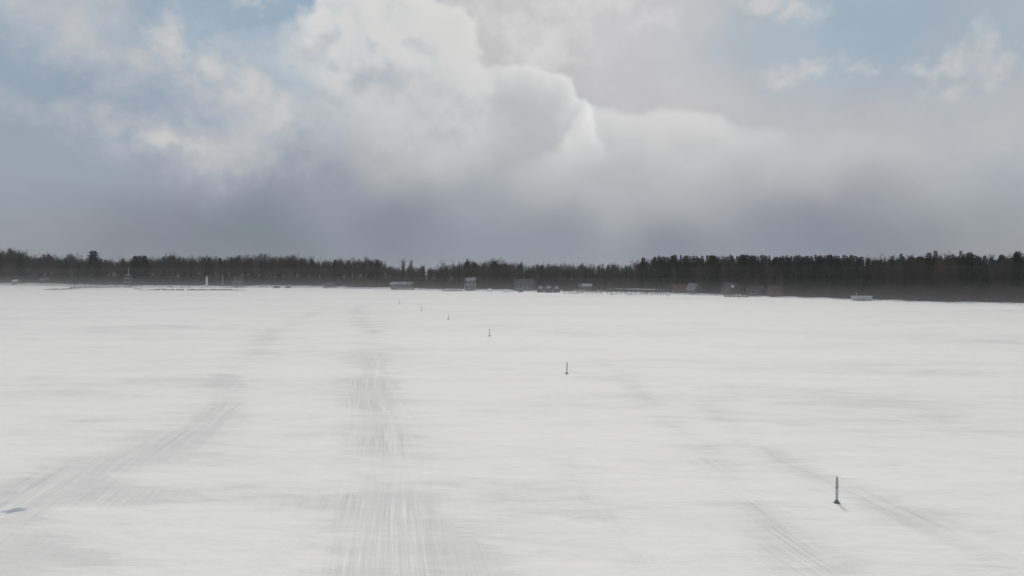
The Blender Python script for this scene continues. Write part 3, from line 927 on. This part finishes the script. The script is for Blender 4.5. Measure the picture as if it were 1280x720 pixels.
# warp by direction noise so that outlines billow
def vnoise(scale, detail, rough=.55, off=0.0):
    m_ = nt.nodes.new('ShaderNodeVectorMath'); m_.operation = 'ADD'; nt.links.new(D, m_.inputs[0]); m_.inputs[1].default_value = (off, off * .7, off * 1.3)
    n = nt.nodes.new('ShaderNodeTexNoise'); n.inputs['Scale'].default_value = scale; n.inputs['Detail'].default_value = detail; n.inputs['Roughness'].default_value = rough
    nt.links.new(m_.outputs[0], n.inputs['Vector'])
    s = nt.nodes.new('ShaderNodeSeparateColor'); nt.links.new(n.outputs['Color'], s.inputs[0])
    return E(nt, n.outputs[0]), E(nt, s.outputs[1]), E(nt, s.outputs[2])
n1 = vnoise(9, 3, .55, 1.0); n2 = vnoise(26, 6, .6, 3.0); n3 = vnoise(4, 1, .5, 5.0)
X0 = az * F; Y0 = el * F
X = X0 + (n1[0] - .5) * 74 + (n2[0] - .5) * 46
Y = Y0 + (n1[1] - .5) * 60 + (n2[1] - .5) * 46
def disc(px, py, r, sx=1.0, sy=1.0, XX=None, YY=None):
    """signed inside distance in 1/865 rad"""
    a, e = AE(px, py); XX = XX or X; YY = YY or Y
    q = ((XX - a) / sx); w = ((YY - e) / sy)
    return (q * q + w * w).sqrt() * -1 + r
def union(lst, k=12, **kw):
    o = None
    for c in lst:
        d = disc(*c, **kw)
        o = d if o is None else o.smax(d, k)
    return o
def blur(d, lo, hi): return d.step(lo, hi)
def cm(r, g, b): return tuple((v / 255 / 12.92 if v < 10 else ((v / 255 + .055) / 1.055) ** 2.4) for v in (r, g, b))

skyc = nt.nodes.new('ShaderNodeVectorMath'); skyc.operation = 'SCALE'; nt.links.new(sky.outputs[0], skyc.inputs[0]); skyc.inputs['Scale'].default_value = .068
base = mixc(nt, .62, skyc.outputs[0], cm(146, 165, 180))       # thin high veil over the blue
# high grey-white sheet behind the cumulus and all over the sky away from the blue gaps
# broad colour of the cloud deck by direction: scattered samples blended smoothly, in billowed coordinates
ANCH = [(30,90,148,163,178),(150,110,150,163,177),(235,25,148,172,190),(300,60,152,172,188),(375,70,148,174,192),(400,130,154,172,186),(100,180,157,164,177),(20,200,160,165,175),(250,200,158,164,176),
 (60,270,138,143,153),(180,292,126,134,144),(330,290,120,131,138),(400,240,146,153,165),(470,185,178,181,184),(560,180,189,190,191),(600,255,157,165,174),(600,305,138,146,157),(500,290,130,138,149),
 (680,225,184,186,188),(700,290,138,146,157),(770,240,178,181,185),(850,205,191,191,192),(900,250,172,175,181),(850,305,128,135,147),(1000,215,188,188,191),(1040,290,128,135,148),(960,285,134,140,152),
 (1100,255,158,161,169),(1100,312,128,134,145),(1200,215,187,187,190),(1275,165,190,190,192),(1260,285,152,155,163),(1180,300,132,138,148),(780,70,194,193,195),(650,30,196,195,196),(900,130,194,193,194),(850,30,194,194,197),
 (1000,150,187,188,191),(1040,50,158,181,193),(1120,30,160,180,193),(1225,110,180,186,190),(1130,150,183,185,189),(1260,25,172,184,193),(960,50,182,190,195),(20,10,158,174,187),(110,15,165,178,189),
 (640,-300,214,209,203),(0,-500,196,192,188),(1300,-500,200,196,190),(-700,100,186,182,178),(2000,100,190,186,182),(-500,300,146,150,156),(1800,300,150,153,158)]
acc = None; wsum = None
vn = nt.nodes.new('ShaderNodeValue'); vn.outputs[0].default_value = 1e11; one = E(nt, vn.outputs[0])
lowf = Y0.step(30, 190) * .8 + .2
XB = X0 + ((n1[0] - .5) * 130 + (n2[0] - .5) * 40) * lowf; YB = Y0 + ((n1[1] - .5) * 80 + (n2[1] - .5) * 26) * lowf
XB = XB * .9
for (px, py, r, g, b_) in ANCH:
    a, e = AE(px, py); a *= .9
    q = (XB - a); w_ = (YB - e) * 1.25
    k = q._m('MULTIPLY_ADD', q, 5200.0); k = w_._m('MULTIPLY_ADD', w_, k)
    wt = one / (k * k * k)
    v = nt.nodes.new('ShaderNodeVectorMath'); v.operation = 'SCALE'; v.inputs[0].default_value = cm(r, g, b_); nt.links.new(wt.s, v.inputs['Scale'])
    if acc is None: acc = v.outputs[0]; wsum = wt
    else:
        ad = nt.nodes.new('ShaderNodeVectorMath'); ad.operation = 'ADD'; nt.links.new(acc, ad.inputs[0]); nt.links.new(v.outputs[0], ad.inputs[1]); acc = ad.outputs[0]
        wsum = wsum + wt
dv = nt.nodes.new('ShaderNodeVectorMath'); dv.operation = 'SCALE'; nt.links.new(acc, dv.inputs[0]); nt.links.new((wsum.pow(-1.0)).s, dv.inputs['Scale'])
shf = noise(nt, combine(nt, X0 * .012 + Y0 * .004, Y0 * .003, 0), 1, 3, .5)
vr = nt.nodes.new('ShaderNodeVectorMath'); vr.operation = 'SCALE'; nt.links.new(dv.outputs[0], vr.inputs[0])
nt.links.new((((n1[2] - .5) * .22 + (n2[2] - .5) * .10 + (n3[1] - .5) * .18) * lowf + 1.0 + (shf - .5) * (1 - Y0.step(60, 200)) * .16).s, vr.inputs['Scale'])
gap = union([(225,10,110,1.4,.9),(385,80,70,.9,1.3),(40,90,120,1.6,1.0),(1080,30,100,1.6,.75),(-250,120,180,1.5,1),(1600,120,180,1.5,1),(230,-500,200,2,1),(1400,-600,200,2,1)], 50)
blue = blur(gap + (n1[2] - .5) * 70, -60, 60)
c = mixc(nt, blue * .38, vr.outputs[0], base)
def wisp(c, lst, lo, hi, colr, amt, nz=n2[2], namp=60, k=10):
    d = union(lst, k) + (nz - .5) * namp
    return mixc(nt, blur(d, lo, hi) * amt, c, colr)
c = wisp(c, [(20,-8,20,2.2,1),(70,2,22,2.0,1.2),(105,28,20,1.7,1.2),(132,58,20,1.6,1.1),(170,82,20,1.8,.9),(215,62,16,1.2,1.6),(250,88,16,1.4,1.1),(290,112,26,1.5,1.2),(325,150,30,1.6,1.1),(270,180,26,2.5,1.0),(160,150,12,3.5,.7)], -34, 36, cm(196, 197, 198), .85, namp=70)
c = wisp(c, [(312,1,13,1.5,.7),(204,40,7,1.3,1.7),(222,58,9,1.5,1.5),(252,84,8,1.3,1.2),(300,104,12,1.6,1.0),(328,120,12,1.4,1.4),(352,146,10,1.4,1.0),(205,172,10,2,.7)], -14, 20, cm(209, 206, 203), .8, namp=50)
c = wisp(c, [(972,3,11,2.6,.6),(1008,20,9,2.6,.6),(1000,86,10,2.6,.6),(972,95,7,2.0,.7),(1078,90,5,1.8,.7),(1172,72,8,1.8,.8),(1200,68,9,1.6,.7),(1226,64,9,1.3,.9),(1244,50,7,.9,1.3),(1254,76,6,1.2,1.0),(1192,104,5,1.8,.7)], -13, 17, cm(207, 204, 204), .8, namp=46)
c = wisp(c, [(1250,150,40,1.6,.9),(1130,165,34,2.2,.7)], -36, 40, cm(190, 189, 190), .6)
c = wisp(c, [(735,-2,20,2.3,.6),(690,30,18,1.6,.8),(668,58,20,1.4,1.0),(650,34,20,1.3,1.0),(706,66,14,1.6,.7),(810,28,6,1.8,.8),(600,20,10,1,1)], -26, 30, cm(216, 215, 215), .8, namp=84)
# cumulus towers: crisp where the sun stands behind them (upper right), merging into the deck elsewhere
def shifted(scale, detail, rough, off, up):
    a = nt.nodes.new('ShaderNodeVectorMath'); a.operation = 'ADD'; nt.links.new(D, a.inputs[0]); a.inputs[1].default_value = (off, off * .7, off * 1.3 + up)
    n = nt.nodes.new('ShaderNodeTexNoise'); n.inputs['Scale'].default_value = scale; n.inputs['Detail'].default_value = detail; n.inputs['Roughness'].default_value = rough
    nt.links.new(a.outputs[0], n.inputs['Vector']); return E(nt, n.outputs[0])
rel = (shifted(11, 4, .5, 21, 0) - shifted(11, 4, .5, 21, .016)) * 3.6
def tower(c, lst, lit, rim, rimw, soft, centre, dirv, k=14, relief=.5, fadelow=(90, 150), litw=150, dist=.35, glow=.7):
    """lit: colour of the thin sunlit body near its edge, fading into the deck over litw; rim: the bright lining"""
    Xs = X0 + (X - X0) * dist + (n1[0] - .5) * 30; Ys = Y0 + (Y - Y0) * dist + (n1[1] - .5) * 24
    d = union(lst, k, XX=Xs, YY=Ys)
    a, e = AE(*centre)
    side = ((X0 - a) * dirv[0] + (Y0 - e) * dirv[1]).step(-70, 60)
    so_ = (1 - side) * 70 + soft
    t = (d / so_ * .5 + .5).clamp(); m = t * t * (t * -2 + 3)
    low_ = Y0.step(*fadelow)
    body = (1 - d.step(0, litw)) * glow
    col = mixc(nt, (body + rel * relief).clamp(), c, lit)
    rk = (1 - (d + n2[1] * 20 - 10) / rimw).clamp()
    col = mixc(nt, (rk * rk * side * (n1[2] * 1.6 + .05)).clamp(), col, rim)
    col = mixc(nt, (rel * -relief * .7).clamp(), col, cm(172, 174, 178))
    return mixc(nt, m * low_, c, col)
c = tower(c, [(415,40,42),(398,66,34,1.3,.7),(455,18,44),(505,22,46),(540,46,42),(560,70,30),(470,100,80),(530,130,90)], cm(208,208,208), cm(222,221,220), 60, 8, (480,105), (.3,.95), relief=.9, fadelow=(65, 225), litw=190, dist=.9, glow=.95)
c = tower(c, [(762,186,44,1.3,1),(800,184,42,1.5,1),(860,196,46,1.8,1),(930,214,44,1.8,1),(1010,228,44,2,1),(790,260,90,1.8,1)], cm(203,203,203), cm(214,214,214), 60, 6, (820,215), (-.1,1), relief=.25, fadelow=(75, 175), litw=90, dist=.5)
c = tower(c, [(600,124,30),(622,110,25),(652,114,32),(684,130,36),(711,162,36),(726,194,30),(640,180,90),(560,190,90),(600,250,110)], cm(196,197,198), cm(232,232,231), 40, 4, (628,172), (.80,.60), relief=.22, fadelow=(128, 188), litw=60, dist=.42, glow=.6)
nt.links.new(c, bg.inputs['Color'])
bg.inputs['Strength'].default_value = 1.0

# ------------------------------------------------------------------ camera and output
cam = bpy.data.cameras.new('camera'); co = bpy.data.objects.new('camera', cam); C.objects.link(co)
co.location = (0, 0, H0); co.rotation_euler = (math.pi / 2 - PITCH, 0, 0)
cam.sensor_width = 36; cam.lens = 36 * F / 1280; cam.clip_start = .5; cam.clip_end = 12000
S.camera = co
S.render.engine = 'CYCLES'
S.cycles.volume_bounces = 0; S.cycles.max_bounces = 4; S.cycles.diffuse_bounces = 2
S.view_settings.view_transform = 'Standard'; S.view_settings.look = 'None'; S.view_settings.gamma = 1; S.view_settings.exposure = 0
S.view_settings.use_curve_mapping = False
W.cycles.sampling_method = 'MANUAL'; W.cycles.sample_map_resolution = 512
